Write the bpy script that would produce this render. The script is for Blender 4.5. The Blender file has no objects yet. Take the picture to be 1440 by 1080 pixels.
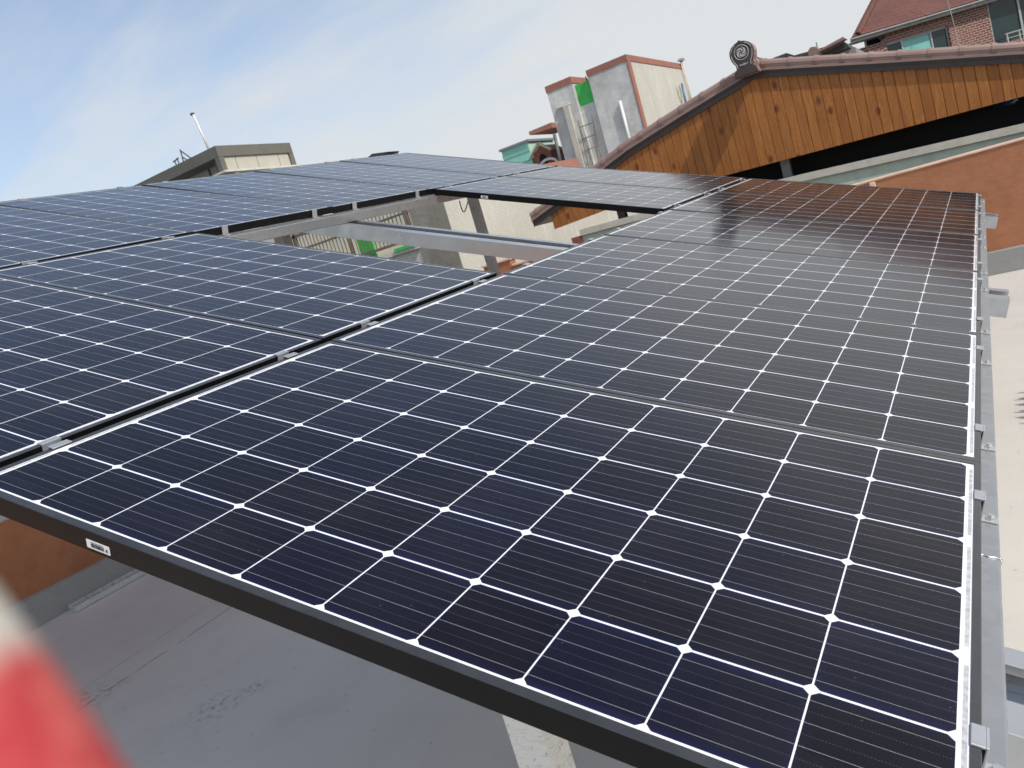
import bpy, bmesh, math, random
from mathutils import Matrix, Vector
random.seed(7)
R = math.radians
sc = bpy.context.scene
COL = sc.collection

# ------------------------------------------------------------------ camera
cam_d = bpy.data.cameras.new('camera')
cam = bpy.data.objects.new('camera', cam_d); COL.objects.link(cam)
cam_d.sensor_width = 36.0
cam_d.lens = 36.0 * 1152.56 / 1440.0
cam_d.clip_start = 0.004
cam_d.clip_end = 3000.0
CR = Vector((0.833736, 0.472789, -0.281946)).normalized()
CD = Vector((-0.164600, -0.274700, -0.947300))
CF = CR.cross(CD).normalized(); CD = CF.cross(CR).normalized()
CPOS = Vector((0.136, -0.756, 1.600))
cam.matrix_world = Matrix(((CR.x, -CD.x, -CF.x, CPOS.x), (CR.y, -CD.y, -CF.y, CPOS.y),
                           (CR.z, -CD.z, -CF.z, CPOS.z), (0, 0, 0, 1)))
cam_d.dof.use_dof = True
cam_d.dof.focus_distance = 1.9
cam_d.dof.aperture_fstop = cam_d.lens / 1.9      # a lens opening of 1.9 mm, as in a phone
sc.camera = cam

# ------------------------------------------------------------------ sun, sky, exposure
SUN = Vector((0.90, -0.29, 1.0)).normalized()     # towards the sun
sun_d = bpy.data.lights.new('sun', 'SUN'); sun_d.energy = 3.0; sun_d.angle = R(0.5)
sun_d.color = (1.0, 0.955, 0.88)
sun = bpy.data.objects.new('sun', sun_d); COL.objects.link(sun)
sun.rotation_euler = SUN.to_track_quat('Z', 'Y').to_euler()
sun.location = (0, 0, 30)
w = bpy.data.worlds.new('World'); sc.world = w; w.use_nodes = True
wt = w.node_tree; wt.nodes.clear()
def wn(t, **k):
    n = wt.nodes.new(t)
    for a, b in k.items(): setattr(n, a, b)
    return n
out = wn('ShaderNodeOutputWorld'); bg = wn('ShaderNodeBackground'); bg.inputs['Strength'].default_value = 0.15
sky = wn('ShaderNodeTexSky'); sky.sky_type = 'NISHITA'; sky.sun_disc = False
sky.sun_elevation = math.asin(SUN.z); sky.sun_rotation = math.atan2(SUN.x, SUN.y)
sky.air_density = 1.0; sky.dust_density = 2.0; sky.ozone_density = 1.0
tc = wn('ShaderNodeTexCoord')
# thin cirrus: noise on the sky dome, projected onto a high flat layer
sep = wn('ShaderNodeSeparateXYZ'); wt.links.new(tc.outputs['Generated'], sep.inputs[0])
def wm(op, a, b=None, c=None, clamp=False):
    n = wn('ShaderNodeMath', operation=op, use_clamp=clamp)
    for i, x in enumerate((a, b, c)):
        if x is None: continue
        if isinstance(x, (int, float)): n.inputs[i].default_value = x
        else: wt.links.new(x, n.inputs[i])
    return n.outputs[0]
zz = wm('ADD', wm('MAXIMUM', sep.outputs['Z'], 0.0), 0.22)
comb = wn('ShaderNodeCombineXYZ')
wt.links.new(wm('DIVIDE', sep.outputs['X'], zz), comb.inputs[0])
wt.links.new(wm('DIVIDE', sep.outputs['Y'], zz), comb.inputs[1])
def wnoise(scale, rot, sx, sy, detail, rough, dist):
    mp = wn('ShaderNodeMapping'); mp.inputs['Rotation'].default_value = (0, 0, R(rot)); mp.inputs['Scale'].default_value = (sx, sy, 1)
    wt.links.new(comb.outputs[0], mp.inputs[0])
    n = wn('ShaderNodeTexNoise'); n.inputs['Scale'].default_value = scale; n.inputs['Detail'].default_value = detail
    n.inputs['Roughness'].default_value = rough; n.inputs['Distortion'].default_value = dist
    wt.links.new(mp.outputs[0], n.inputs['Vector']); return n.outputs['Fac']
n1 = wnoise(0.9, 25, 1.0, 2.2, 8, 0.56, 0.6)
n2 = wnoise(2.3, 12, 0.8, 2.6, 9, 0.6, 0.3)
side = wm('ADD', wm('MULTIPLY', sep.outputs['X'], 0.85), wm('MULTIPLY', sep.outputs['Y'], 0.53))   # veil thickens to the right
veil = wm('SUBTRACT', wm('MULTIPLY_ADD', side, 0.90, 1.27), wm('MULTIPLY', sep.outputs['Z'], 2.35))   # and thins overhead
f = wm('ADD', wm('MULTIPLY_ADD', n1, 1.35, -0.62), wm('MULTIPLY_ADD', n2, 0.5, -0.25))
low = wm('MAXIMUM', wm('MULTIPLY_ADD', sep.outputs['Z'], -0.65, 0.46), 0.05)
fac = wm('MINIMUM', wm('MAXIMUM', wm('ADD', f, veil), low), 0.98)
mixc = wn('ShaderNodeMix', data_type='RGBA')
wt.links.new(fac, mixc.inputs['Factor']); wt.links.new(sky.outputs[0], mixc.inputs['A'])
mixc.inputs['B'].default_value = (3.98, 4.12, 4.22, 1)
wt.links.new(mixc.outputs['Result'], bg.inputs['Color']); wt.links.new(bg.outputs[0], out.inputs[0])
vs = sc.view_settings
sc.display_settings.display_device = 'sRGB'
vs.view_transform = 'Standard'; vs.look = 'None'; vs.exposure = 0.30; vs.gamma = 1.0; vs.use_curve_mapping = False

# ------------------------------------------------------------------ helpers: materials
class M:
    """a small node-graph writer for one material"""
    def __init__(s, name):
        s.m = bpy.data.materials.new(name); s.m.use_nodes = True
        s.t = s.m.node_tree; s.b = s.t.nodes['Principled BSDF']; s._tc = None
    def n(s, t, **k):
        x = s.t.nodes.new(t)
        for a, b in k.items(): setattr(x, a, b)
        return x
    def put(s, sock, v):
        if v is None: return
        if isinstance(v, bpy.types.NodeSocket): s.t.links.new(v, sock)
        elif isinstance(v, (tuple, list)) and len(v) == 3 and sock.type == 'RGBA': sock.default_value = (*v, 1)
        else: sock.default_value = v
    def co(s, which='Object'):
        if s._tc is None: s._tc = s.n('ShaderNodeTexCoord')
        return s._tc.outputs[which]
    def xyz(s, v):
        x = s.n('ShaderNodeSeparateXYZ'); s.put(x.inputs[0], v); return x.outputs
    def map(s, v, scale=(1, 1, 1), rot=(0, 0, 0), loc=(0, 0, 0)):
        x = s.n('ShaderNodeMapping'); s.put(x.inputs[0], v)
        x.inputs['Scale'].default_value = scale; x.inputs['Rotation'].default_value = rot; x.inputs['Location'].default_value = loc
        return x.outputs[0]
    def math(s, op, a, b=None, c=None, clamp=False):
        x = s.n('ShaderNodeMath', operation=op, use_clamp=clamp)
        for i, v in enumerate((a, b, c)): s.put(x.inputs[i], v)
        return x.outputs[0]
    def noise(s, v, scale, detail=4, rough=.55, dist=0, col=False):
        x = s.n('ShaderNodeTexNoise'); s.put(x.inputs['Vector'], v); x.inputs['Scale'].default_value = scale
        x.inputs['Detail'].default_value = detail; x.inputs['Roughness'].default_value = rough; x.inputs['Distortion'].default_value = dist
        return x.outputs['Color' if col else 'Fac']
    def voro(s, v, scale, out='Distance', feature='F1', rnd=1.0, dim='3D'):
        x = s.n('ShaderNodeTexVoronoi', feature=feature, voronoi_dimensions=dim); s.put(x.inputs['Vector'], v); x.inputs['Scale'].default_value = scale
        x.inputs['Randomness'].default_value = rnd
        return x.outputs[out]
    def ramp(s, f, *stops):
        x = s.n('ShaderNodeValToRGB'); s.put(x.inputs[0], f); e = x.color_ramp.elements
        while len(e) < len(stops): e.new(0.5)
        for el, (p, c) in zip(e, stops):
            el.position = p; el.color = (c, c, c, 1) if isinstance(c, (int, float)) else (*c, 1)
        return x.outputs[0]
    def mix(s, f, a, b, mode='MIX'):
        x = s.n('ShaderNodeMix', data_type='RGBA', blend_type=mode); s.put(x.inputs['Factor'], f)
        s.put(x.inputs['A'], a); s.put(x.inputs['B'], b); return x.outputs['Result']
    def bump(s, h, strength=.3, dist=.01):
        x = s.n('ShaderNodeBump'); s.put(x.inputs['Height'], h); x.inputs['Strength'].default_value = strength
        x.inputs['Distance'].default_value = dist; s.put(s.b.inputs['Normal'], x.outputs[0])
    def set(s, **k):
        names = dict(base='Base Color', rough='Roughness', metal='Metallic', spec='Specular IOR Level', ior='IOR', coat='Coat Weight', coat_r='Coat Roughness')
        for a, v in k.items(): s.put(s.b.inputs[names[a]], v)
        return s.m

def mat_plain(name, col, rough=.6, metal=0, var=.18, scale=6, bump=.0, spec=.5):
    m = M(name); c = m.co()
    n = m.noise(c, scale, 6, .6)
    lo = tuple(x * (1 - var) for x in col); hi = tuple(min(1, x * (1 + var)) for x in col)
    m.set(base=m.ramp(n, (.3, lo), (.7, hi)), rough=rough, metal=metal, spec=spec)
    if bump: m.bump(m.noise(c, scale * 8, 5), bump, .01)
    return m.m

def mat_render(name, col, stain=.25, grain=40, bump=.5, tone2=None, drip=.25, rough=.85):
    """weathered plaster / concrete: blotches, vertical streaks, coarse grain"""
    m = M(name); c = m.co()
    big = m.noise(c, .9, 6, .6, .4)
    fine = m.noise(c, grain, 5, .65)
    st = m.noise(m.map(c, (5, 5, .35)), 1.6, 5, .6)
    dark = tuple(x * (1 - stain) for x in col)
    b = m.mix(m.ramp(big, (.35, 0), (.68, 1)), dark, tone2 or col)
    b = m.mix(m.math('MULTIPLY', m.ramp(st, (.52, 0), (.75, 1)), drip), b, tuple(x * .5 for x in col))
    b = m.mix(m.math('MULTIPLY', m.ramp(fine, (.35, 1), (.55, 0)), .22), b, tuple(x * .55 for x in col))
    m.set(base=b, rough=rough, spec=.3)
    tro = m.noise(m.map(c, (1, 1, 2.4)), 3.2, 4, .55, .8)
    m.bump(m.math('ADD', m.math('MULTIPLY', fine, .7), m.math('MULTIPLY', tro, .7)), bump, .014)
    return m.m

def mat_galv(name, tone=.62, rough=.38, spangle=45, metal=.6):
    m = M(name); c = m.co()
    v = m.voro(c, spangle, 'Color'); g = m.xyz(v)[0]
    big = m.noise(c, 3.0, 5, .6); sm = m.noise(m.map(c, (2, 30, 30)), 6, 4, .6)
    base = m.mix(m.math('MULTIPLY', g, .35), (tone, tone * 1.03, tone * 1.06), (tone * .72, tone * .76, tone * .80))
    base = m.mix(m.ramp(big, (.45, 0), (.75, .45)), base, (tone * .75, tone * .76, tone * .76))
    r = m.math('MULTIPLY_ADD', g, .12, rough - .05)
    r = m.math('MULTIPLY_ADD', sm, .16, m.math('SUBTRACT', r, .08))
    return m.set(base=base, rough=r, metal=metal)

# --- the solar glass: cells, gaps, busbars and fingers under one sheet of glass
PX, PY = .1611, .1655
def mat_cells():
    m = M('solar_glass'); c = m.co(); x, y, _ = m.xyz(c)
    u = m.math('DIVIDE', m.math('ADD', x, 5 * PX), PX); v = m.math('DIVIDE', m.math('ADD', y, 3 * PY), PY)
    fu = m.math('FRACT', u); fv = m.math('FRACT', v)
    dx = m.math('MULTIPLY', m.math('ABSOLUTE', m.math('SUBTRACT', fu, .5)), PX)
    dy = m.math('MULTIPLY', m.math('ABSOLUTE', m.math('SUBTRACT', fv, .5)), PY)
    hx, hy = PX / 2 - .0012, PY / 2 - .0020
    inx = m.math('LESS_THAN', dx, hx); iny = m.math('LESS_THAN', dy, hy)
    ch = m.math('GREATER_THAN', m.math('SUBTRACT', hx + hy, m.math('ADD', dx, dy)), .0086)
    ix = m.math('LESS_THAN', m.math('ABSOLUTE', x), 5 * PX); iy = m.math('LESS_THAN', m.math('ABSOLUTE', y), 3 * PY)
    cell = m.math('MULTIPLY', m.math('MULTIPLY', m.math('MULTIPLY', inx, iny), ch), m.math('MULTIPLY', ix, iy))
    # cell colour: near-black blue, bluer where the coating thins towards the cell's rim, slightly different in every cell
    idv = m.n('ShaderNodeCombineXYZ'); m.put(idv.inputs[0], m.math('FLOOR', u)); m.put(idv.inputs[1], m.math('FLOOR', v))
    oi = m.n('ShaderNodeObjectInfo'); m.put(idv.inputs[2], m.math('MULTIPLY', oi.outputs['Random'], 57.0))
    wnz = m.n('ShaderNodeTexWhiteNoise', noise_dimensions='3D'); m.put(wnz.inputs['Vector'], idv.outputs[0])
    rim = m.math('MAXIMUM', m.ramp(m.math('DIVIDE', dy, hy), (.80, 0), (1.0, 1)), m.math('MULTIPLY', m.ramp(m.math('DIVIDE', dx, hx), (.86, 0), (1.0, 1)), .35))
    rim = m.math('MULTIPLY', rim, m.math('MULTIPLY_ADD', wnz.outputs['Value'], .6, .5))
    base = m.mix(wnz.outputs['Value'], (.0034, .0026, .0050), (.0046, .0044, .0120))
    base = m.mix(m.math('MULTIPLY', rim, .55), base, (.005, .008, .050))
    # fingers (thin, across) and busbars (along the panel)
    fg = m.math('LESS_THAN', m.math('ABSOLUTE', m.math('SUBTRACT', m.math('FRACT', m.math('DIVIDE', x, .00185)), .5)), .048)
    base = m.mix(m.math('MULTIPLY', fg, .50), base, (.050, .046, .060))
    v4 = m.math('FRACT', m.math('MULTIPLY', fv, 4.0))
    bb = m.math('LESS_THAN', m.math('ABSOLUTE', m.math('SUBTRACT', v4, .5)), .0085)
    base = m.mix(m.math('MULTIPLY', bb, .8), base, (.30, .31, .33))
    md = m.math('LESS_THAN', m.math('ABSOLUTE', m.math('SUBTRACT', m.math('FRACT', m.math('ADD', v4, .5)), .5)), .008)
    dots = m.math('LESS_THAN', m.math('FRACT', m.math('DIVIDE', x, .0037)), .5)
    base = m.mix(m.math('MULTIPLY', m.math('MULTIPLY', md, dots), .35), base, (.20, .19, .20))
    # white backsheet with the grey interconnect ribbons in the end margins
    ex = m.math('SUBTRACT', m.math('ABSOLUTE', x), 5 * PX)
    rb = m.math('MULTIPLY', m.math('GREATER_THAN', ex, .0045), m.math('LESS_THAN', ex, .0105))
    right = m.math('GREATER_THAN', x, 0.0)
    ph = m.math('FRACT', m.math('ADD', m.math('DIVIDE', v, 2.0), m.math('MULTIPLY', m.math('SUBTRACT', 1.0, right), .5)))
    seg = m.math('LESS_THAN', m.math('ABSOLUTE', m.math('SUBTRACT', ph, .5)), .435)
    rb = m.math('MULTIPLY', m.math('MULTIPLY', rb, seg), iy)
    tick = m.noise(m.map(c, (1, 1, 1)), 90, 2, .5)
    sheet = m.mix(rb, (.68, .69, .70), m.ramp(tick, (.35, (.30, .31, .33)), (.6, (.46, .47, .48))))
    col = m.mix(cell, sheet, base)
    dust = m.noise(c, 2.2, 6, .62)
    col = m.mix(m.math('MULTIPLY', m.ramp(dust, (.45, 0), (.8, 1)), .014), col, (.45, .42, .36))
    run = m.noise(m.map(c, (1.2, 16, 1)), 1.6, 5, .65, .2)
    col = m.mix(m.math('MULTIPLY', m.ramp(run, (.5, 0), (.75, 1)), .012), col, (.5, .47, .42))
    sp = m.ramp(m.voro(c, 9, 'Distance', dim='2D'), (.0, 1), (.018, 0))
    col = m.mix(m.math('MULTIPLY', sp, .12), col, (.4, .4, .4))
    r = m.math('MULTIPLY_ADD', dust, .10, .06)
    return m.set(base=col, rough=r, ior=1.29, spec=.5)
CELLS = mat_cells()
BLACKTOP = mat_plain('black_anodised_sky_sheen', (.030, .030, .030), .25, var=.3, scale=14, spec=.8)  # same anodising as the sides, mirrored sky put into a paler, glossier tone
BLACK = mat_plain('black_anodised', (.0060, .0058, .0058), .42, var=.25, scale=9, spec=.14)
GALV = mat_galv('galvanised_steel', .37, .32, 40, .65)
GALV2 = mat_galv('galvanised_channel', .50, .20, 14, .74)
ALU = mat_plain('clamp_aluminium', (.52, .53, .54), .45, .75, .08, 30)
BOLT = mat_plain('zinc_bolt', (.60, .60, .58), .25, .9, .15, 40)
WHITEP = mat_plain('white_sticker', (.72, .72, .72), .5, 0, .04, 30)
INK = mat_plain('printed_ink', (.03, .03, .03), .6, 0, .1, 30)
BACKS = mat_plain('white_backsheet', (.62, .62, .62), .6, 0, .05, 3)

# ------------------------------------------------------------------ helpers: meshes and things
class MB:
    def __init__(s, mtx=None): s.v = []; s.f = []; s.mtx = mtx
    def add(s, vs, fs):
        o = len(s.v); s.v += [Vector(p) for p in vs]; s.f += [[i + o for i in q] for q in fs]; return s
    def box(s, x0, x1, y0, y1, z0, z1):
        return s.add([(x0, y0, z0), (x1, y0, z0), (x1, y1, z0), (x0, y1, z0), (x0, y0, z1), (x1, y0, z1), (x1, y1, z1), (x0, y1, z1)],
                     [(3, 2, 1, 0), (4, 5, 6, 7), (0, 1, 5, 4), (1, 2, 6, 5), (2, 3, 7, 6), (3, 0, 4, 7)])
    def bar(s, a, b, wd, ht, up=(0, 0, 1)):
        """rectangular bar from a to b"""
        a, b = Vector(a), Vector(b); d = (b - a).normalized(); u = Vector(up)
        l = d.cross(u)
        if l.length < 1e-4: l = d.cross(Vector((1, 0, 0)))
        l.normalize(); u = l.cross(d)
        q = [l * (-wd / 2) - u * (ht / 2), l * (wd / 2) - u * (ht / 2), l * (wd / 2) + u * (ht / 2), l * (-wd / 2) + u * (ht / 2)]
        return s.add([a + k for k in q] + [b + k for k in q], [(3, 2, 1, 0), (4, 5, 6, 7), (0, 1, 5, 4), (1, 2, 6, 5), (2, 3, 7, 6), (3, 0, 4, 7)])
    def tube(s, pts, r, n=10, cap=True):
        pts = [Vector(p) for p in pts]; rr = r if isinstance(r, (list, tuple)) else [r] * len(pts)
        vs = []; fs = []
        for i, p in enumerate(pts):
            d = (pts[min(i + 1, len(pts) - 1)] - pts[max(i - 1, 0)]).normalized()
            a = d.cross(Vector((0, 0, 1)))
            if a.length < 1e-3: a = d.cross(Vector((1, 0, 0)))
            a.normalize(); b = d.cross(a)
            for k in range(n):
                t = 2 * math.pi * k / n; vs.append(p + (a * math.cos(t) + b * math.sin(t)) * rr[i])
        for i in range(len(pts) - 1):
            for k in range(n):
                fs.append((i * n + k, i * n + (k + 1) % n, (i + 1) * n + (k + 1) % n, (i + 1) * n + k))
        if cap: fs.append(tuple(range(n))[::-1]); fs.append(tuple((len(pts) - 1) * n + k for k in range(n)))
        return s.add(vs, fs)
    def prism(s, poly, axis, a0, a1):
        """polygon of (p, q) pairs extruded along axis ('x': p,q = y,z; 'y': x,z; 'z': x,y)"""
        mk = {'x': lambda p, q, a: (a, p, q), 'y': lambda p, q, a: (p, a, q), 'z': lambda p, q, a: (p, q, a)}[axis]
        n = len(poly)
        return s.add([mk(p, q, a0) for p, q in poly] + [mk(p, q, a1) for p, q in poly],
                     [tuple(range(n))[::-1], tuple(range(n, 2 * n))] + [(i, (i + 1) % n, n + (i + 1) % n, n + i) for i in range(n)])
    def mesh(s, name, mats, org=Vector((0, 0, 0)), mids=None):
        me = bpy.data.meshes.new(name)
        vs = [(s.mtx @ p if s.mtx else p) - org for p in s.v]
        me.from_pydata([tuple(p) for p in vs], [], s.f)
        for m_ in (mats if isinstance(mats, (list, tuple)) else [mats]): me.materials.append(m_)
        if mids:
            for i, k in enumerate(mids): me.polygons[i].material_index = k
        bm = bmesh.new(); bm.from_mesh(me); bmesh.ops.recalc_face_normals(bm, faces=bm.faces); bm.to_mesh(me); bm.free()
        return me
    def build(s, name, mat, parent=None, bevel=0, smooth=False, mids=None):
        org = Vector((0, 0, 0)); root = parent
        while root is not None: org = org + root.location; root = root.parent
        o = bpy.data.objects.new(name, s.mesh(name, mat, org if parent else Vector((0, 0, 0)), mids)); COL.objects.link(o)
        if parent: o.parent = parent
        if smooth:
            for p in o.data.polygons: p.use_smooth = True
        if bevel:
            b = o.modifiers.new('edge', 'BEVEL'); b.width = bevel; b.segments = 2; b.limit_method = 'ANGLE'; b.angle_limit = R(40)
        return o

def tag(o, label, cat, group=None, kind=None):
    o['label'] = label; o['category'] = cat
    if group: o['group'] = group
    if kind: o['kind'] = kind
    return o
def thing(name, label, cat, loc=(0, 0, 0), group=None):
    o = bpy.data.objects.new(name, None); o.empty_display_size = .2; COL.objects.link(o); o.location = loc
    return tag(o, label, cat, group)
def one(mb, name, mat, label, cat, loc, group=None, bevel=0, smooth=False):
    """a thing that is a single mesh, its origin at loc"""
    o = bpy.data.objects.new(name, mb.mesh(name, mat, Vector(loc))); COL.objects.link(o); o.location = loc
    if smooth:
        for p in o.data.polygons: p.use_smooth = True
    if bevel:
        b = o.modifiers.new('edge', 'BEVEL'); b.width = bevel; b.segments = 2; b.limit_method = 'ANGLE'; b.angle_limit = R(40)
    return tag(o, label, cat, group)
def struct(mb, name, mat):
    o = mb.build(name, mat); o['kind'] = 'structure'; return o

# the sloping array's own frame: X down the slope (right), Y along the rails, Z out of the glass
AX = Vector((0.93970, 0.0, -0.34202)); AN = Vector((0.34202, -0.0220, 0.93940)).normalized()
AX = (AX - AN * AX.dot(AN)).normalized(); AY = AN.cross(AX)
PAN = Matrix(((0.93970, 0.00800, 0.34200, 0), (0.0, 0.99973, -0.02341, 0), (-0.34211, 0.02200, 0.93940, 0.926), (0, 0, 0, 1)))
def pw(X, Y, Z): return PAN @ Vector((X, Y, Z))
def rise(X, Y):
    """the far left of the array stands a few centimetres proud of the plane of its right column"""
    e = [0, .012 * Y / 6.2, .012 + .012 * Y / 6.2, .020 + .048 * Y / 6.2]
    t = max(0, min(2.9999, -X / 1.69)); i = int(t); return e[i] + (e[i + 1] - e[i]) * (t - i)

# ------------------------------------------------------------------ ground and roof terrace
def mat_floor():
    m = M('terrace_coating'); c = m.co(); x, y, z = m.xyz(c)
    big = m.noise(c, .55, 6, .6, .5); mid = m.noise(c, 3.2, 7, .62); fine = m.noise(c, 60, 4, .6)
    b = m.mix(m.ramp(big, (.35, 0), (.7, 1)), (.52, .50, .455), (.60, .58, .525))
    b = m.mix(m.math('MULTIPLY', m.ramp(mid, (.5, 0), (.72, 1)), .18), b, (.36, .36, .35))
    brush = m.noise(m.map(c, (14, 1.2, 1), (0, 0, R(20))), 2.0, 6, .65, .3)
    b = m.mix(m.math('MULTIPLY', m.ramp(brush, (.55, 0), (.75, 1)), .12), b, (.30, .30, .29))
    ring = m.noise(c, 1.1, 3, .5, .8); tide = m.math('LESS_THAN', m.math('ABSOLUTE', m.math('SUBTRACT', ring, .56)), .006)
    b = m.mix(m.math('MULTIPLY', tide, .05), b, (.25, .24, .22))
    # sheet seams running along the terrace
    wob = m.math('MULTIPLY_ADD', m.noise(c, 2.5, 4, .6), .07, -.035)
    xs = m.math('ADD', x, wob)
    brk = m.ramp(m.noise(m.map(c, (1, 1, 1)), 4.5, 3), (.38, 0), (.5, 1))
    for sx, wd, k in ((-4.235, .007, .75), (-4.49, .0045, .55)):
        d = m.math('ABSOLUTE', m.math('SUBTRACT', m.math('ADD', xs, m.math('MULTIPLY', y, .03)), sx + .03 * 1.8))
        ln = m.math('MULTIPLY', m.math('LESS_THAN', d, wd), m.math('MULTIPLY', brk, k))
        b = m.mix(ln, b, (.10, .10, .10))
    # scuffs and dropped mortar
    def blot(cx, cy, rad, k, sc_):
        nonlocal b
        dd = m.math('SQRT', m.math('ADD', m.math('POWER', m.math('SUBTRACT', x, cx), 2), m.math('POWER', m.math('SUBTRACT', y, cy), 2)))
        a = m.ramp(m.math('DIVIDE', dd, rad), (.2, 1), (1, 0))
        sp = m.ramp(m.noise(c, sc_, 5, .7), (.50, 0), (.58, 1))
        b = m.mix(m.math('MULTIPLY', m.math('MULTIPLY', a, sp), k), b, (.13, .13, .125))
    blot(-3.24, 1.36, .18, .6, 30); blot(-3.15, 1.52, .10, .6, 40); blot(-4.3, 1.35, .25, .6, 24)
    spk = m.ramp(m.voro(c, 3.4, 'Distance', dim='2D'), (.0, 1), (.03, 0))
    b = m.mix(m.math('MULTIPLY', spk, .55), b, (.12, .12, .12))
    m.set(base=b, rough=m.math('MULTIPLY_ADD', mid, .30, .24), spec=.5)
    m.bump(m.math('ADD', m.math('MULTIPLY', mid, .6), m.math('MULTIPLY', fine, .15)), .22, .01)
    return m.m
FLOOR = mat_floor()
struct(MB().add([(-900, -900, -9), (900, -900, -9), (900, 1500, -9), (-900, 1500, -9)], [(0, 1, 2, 3)]), 'ground',
       mat_render('street_ground', (.20, .20, .19), .3, 3, .2))
struct(MB().box(-6.45, 7.0, -7.0, 9.1, -.35, 0), 'terrace_floor', FLOOR)
TILED_ = mat_plain('dark_shape_grey', (.05, .05, .052), .5, 0, .2, 12)
ORANGE = mat_render('orange_render', (.365, .152, .075), .16, 9, .55, (.42, .185, .095), .10)
PINKC = mat_plain('pale_pink_coping', (.62, .42, .32), .8, 0, .15, 5, .2)
GREYU = mat_render('grey_waterproofing', (.285, .285, .27), .15, 30, .25, drip=.1, rough=.6)
def parapet(label, x0, x1, y0, y1, ztop, ax, group):
    t = thing('parapet_wall', label, 'wall', ((x0 + x1) / 2, (y0 + y1) / 2, 0), group)
    MB().box(x0, x1, y0, y1, -.3, ztop).build('wall', ORANGE, t)
    MB().box(x0 - .012, x1 + .012, y0 - .012, y1 + .012, ztop, ztop + .022).build('coping', PINKC, t, .006)
    if ax == 'x': pr = MB().prism([(y0 - .03, .003), (y0 - .002, .003), (y0 - .002, .24), (y0 - .014, .225)], 'x', x0, x1)
    else: pr = MB().prism([(x1 + .002, .003), (x1 + .15, .003), (x1 + .04, .19), (x1 + .002, .20)], 'y', y0, y1)
    pr.build('upstand', GREYU, t)
    return t
parapet('orange rendered parapet across the far end of the terrace, under the wood gable', -6.30, 7.0, 8.9, 9.1, 1.24, 'x', 'orange parapet walls round the terrace')
parapet('orange rendered parapet in shade beneath the high left side of the array', -6.45, -6.30, -7.0, 8.88, 1.24, 'y', 'orange parapet walls round the terrace')
# the raised corner block and the small rendered return at the far parapet
t = thing('corner_block', 'orange rendered block raised on the far parapet, seen through the open gap', 'wall', (-5.45, 9.0, 1.262))
MB().box(-5.86, -5.42, 8.93, 9.08, 1.264, 1.52).build('block', ORANGE, t, .01)
MB().box(-5.42, -5.02, 8.925, 9.075, 1.264, 1.43).build('block', ORANGE, t, .01)
MB().box(-5.88, -5.40, 8.91, 9.10, 1.52, 1.55).build('coping', PINKC, t, .006)
MB().box(-5.40, -5.00, 8.91, 9.10, 1.43, 1.46).build('coping', PINKC, t, .006)
one(MB().box(-.925, -.865, 8.872, 8.897, 1.02, 1.235), 'mortar_patch', PINKC, 'small pale mortar pier on the face of the far orange parapet', 'patch', (-.9, 8.88, 1.02), bevel=.01)
# the loose channel left on the floor by the left wall
t = thing('loose_channel', 'loose galvanised channel lying on the shaded floor by the grey upstand', 'channel', (-6.01, 3.6, .004))
p = [(-6.055, .004), (-5.975, .004), (-5.975, .045), (-5.985, .045), (-5.985, .014), (-6.045, .014), (-6.045, .06), (-6.055, .06)]
MB().prism(p, 'y', 2.31, 5.3).build('channel', mat_galv('dull_galvanised', .66, .30, 30, .45), t)

t = thing('dark_stepped_shape', 'guessed dark stepped brackets on the sunlit floor at the right edge', 'shapes', (.26, 4.3, 0))  # unclear dark shape, built as stepped folded pieces by guess
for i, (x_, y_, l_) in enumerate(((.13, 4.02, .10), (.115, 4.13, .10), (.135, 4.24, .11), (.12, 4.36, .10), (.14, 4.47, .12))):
    MB().prism([(y_, .003), (y_ + l_, .003), (y_ + l_, .075), (y_ + l_ - .012, .075), (y_ + l_ - .012, .016), (y_ + .012, .016), (y_ + .012, .075), (y_, .075)], 'x', x_, x_ + .34).build('bracket', TILED_, t)  # one guessed piece of the unclear dark shape

# ------------------------------------------------------------------ solar panels
PW2, PD2, FT = .8305, .5165, .040
def frame_mesh():
    b = MB(); lw, ly, ch = .0125, .0165, .0012
    def ring(hx, hy, z): return [(-hx, -hy, z), (hx, -hy, z), (hx, hy, z), (-hx, hy, z)]
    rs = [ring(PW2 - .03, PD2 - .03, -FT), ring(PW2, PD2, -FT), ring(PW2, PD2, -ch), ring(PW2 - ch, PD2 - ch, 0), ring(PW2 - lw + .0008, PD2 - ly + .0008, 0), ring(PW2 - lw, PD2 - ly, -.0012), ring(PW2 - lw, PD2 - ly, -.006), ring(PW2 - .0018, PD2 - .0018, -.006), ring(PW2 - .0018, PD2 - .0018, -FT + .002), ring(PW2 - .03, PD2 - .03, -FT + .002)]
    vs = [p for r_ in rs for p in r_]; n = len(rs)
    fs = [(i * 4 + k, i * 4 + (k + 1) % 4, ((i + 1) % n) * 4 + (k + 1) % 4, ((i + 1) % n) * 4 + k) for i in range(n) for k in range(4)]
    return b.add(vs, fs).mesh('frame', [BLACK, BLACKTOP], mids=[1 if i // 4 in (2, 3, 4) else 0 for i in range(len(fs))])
def glass_mesh():
    gx, gy = PW2 - .0122, PD2 - .0162
    b = MB().box(-gx, gx, -gy, gy, -.0058, -.0020)
    me = b.mesh('glass', [CELLS, BACKS], mids=[1, 0, 0, 0, 0, 0]); return me
FRAME, GLASS = frame_mesh(), glass_mesh()
COLX = {'right': -.8055, 'middle': -1.690 - .8055, 'left': -3.385 - .8055}
ordinal = ['nearest', 'second', 'third', 'fourth', 'fifth', 'farthest']
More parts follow.
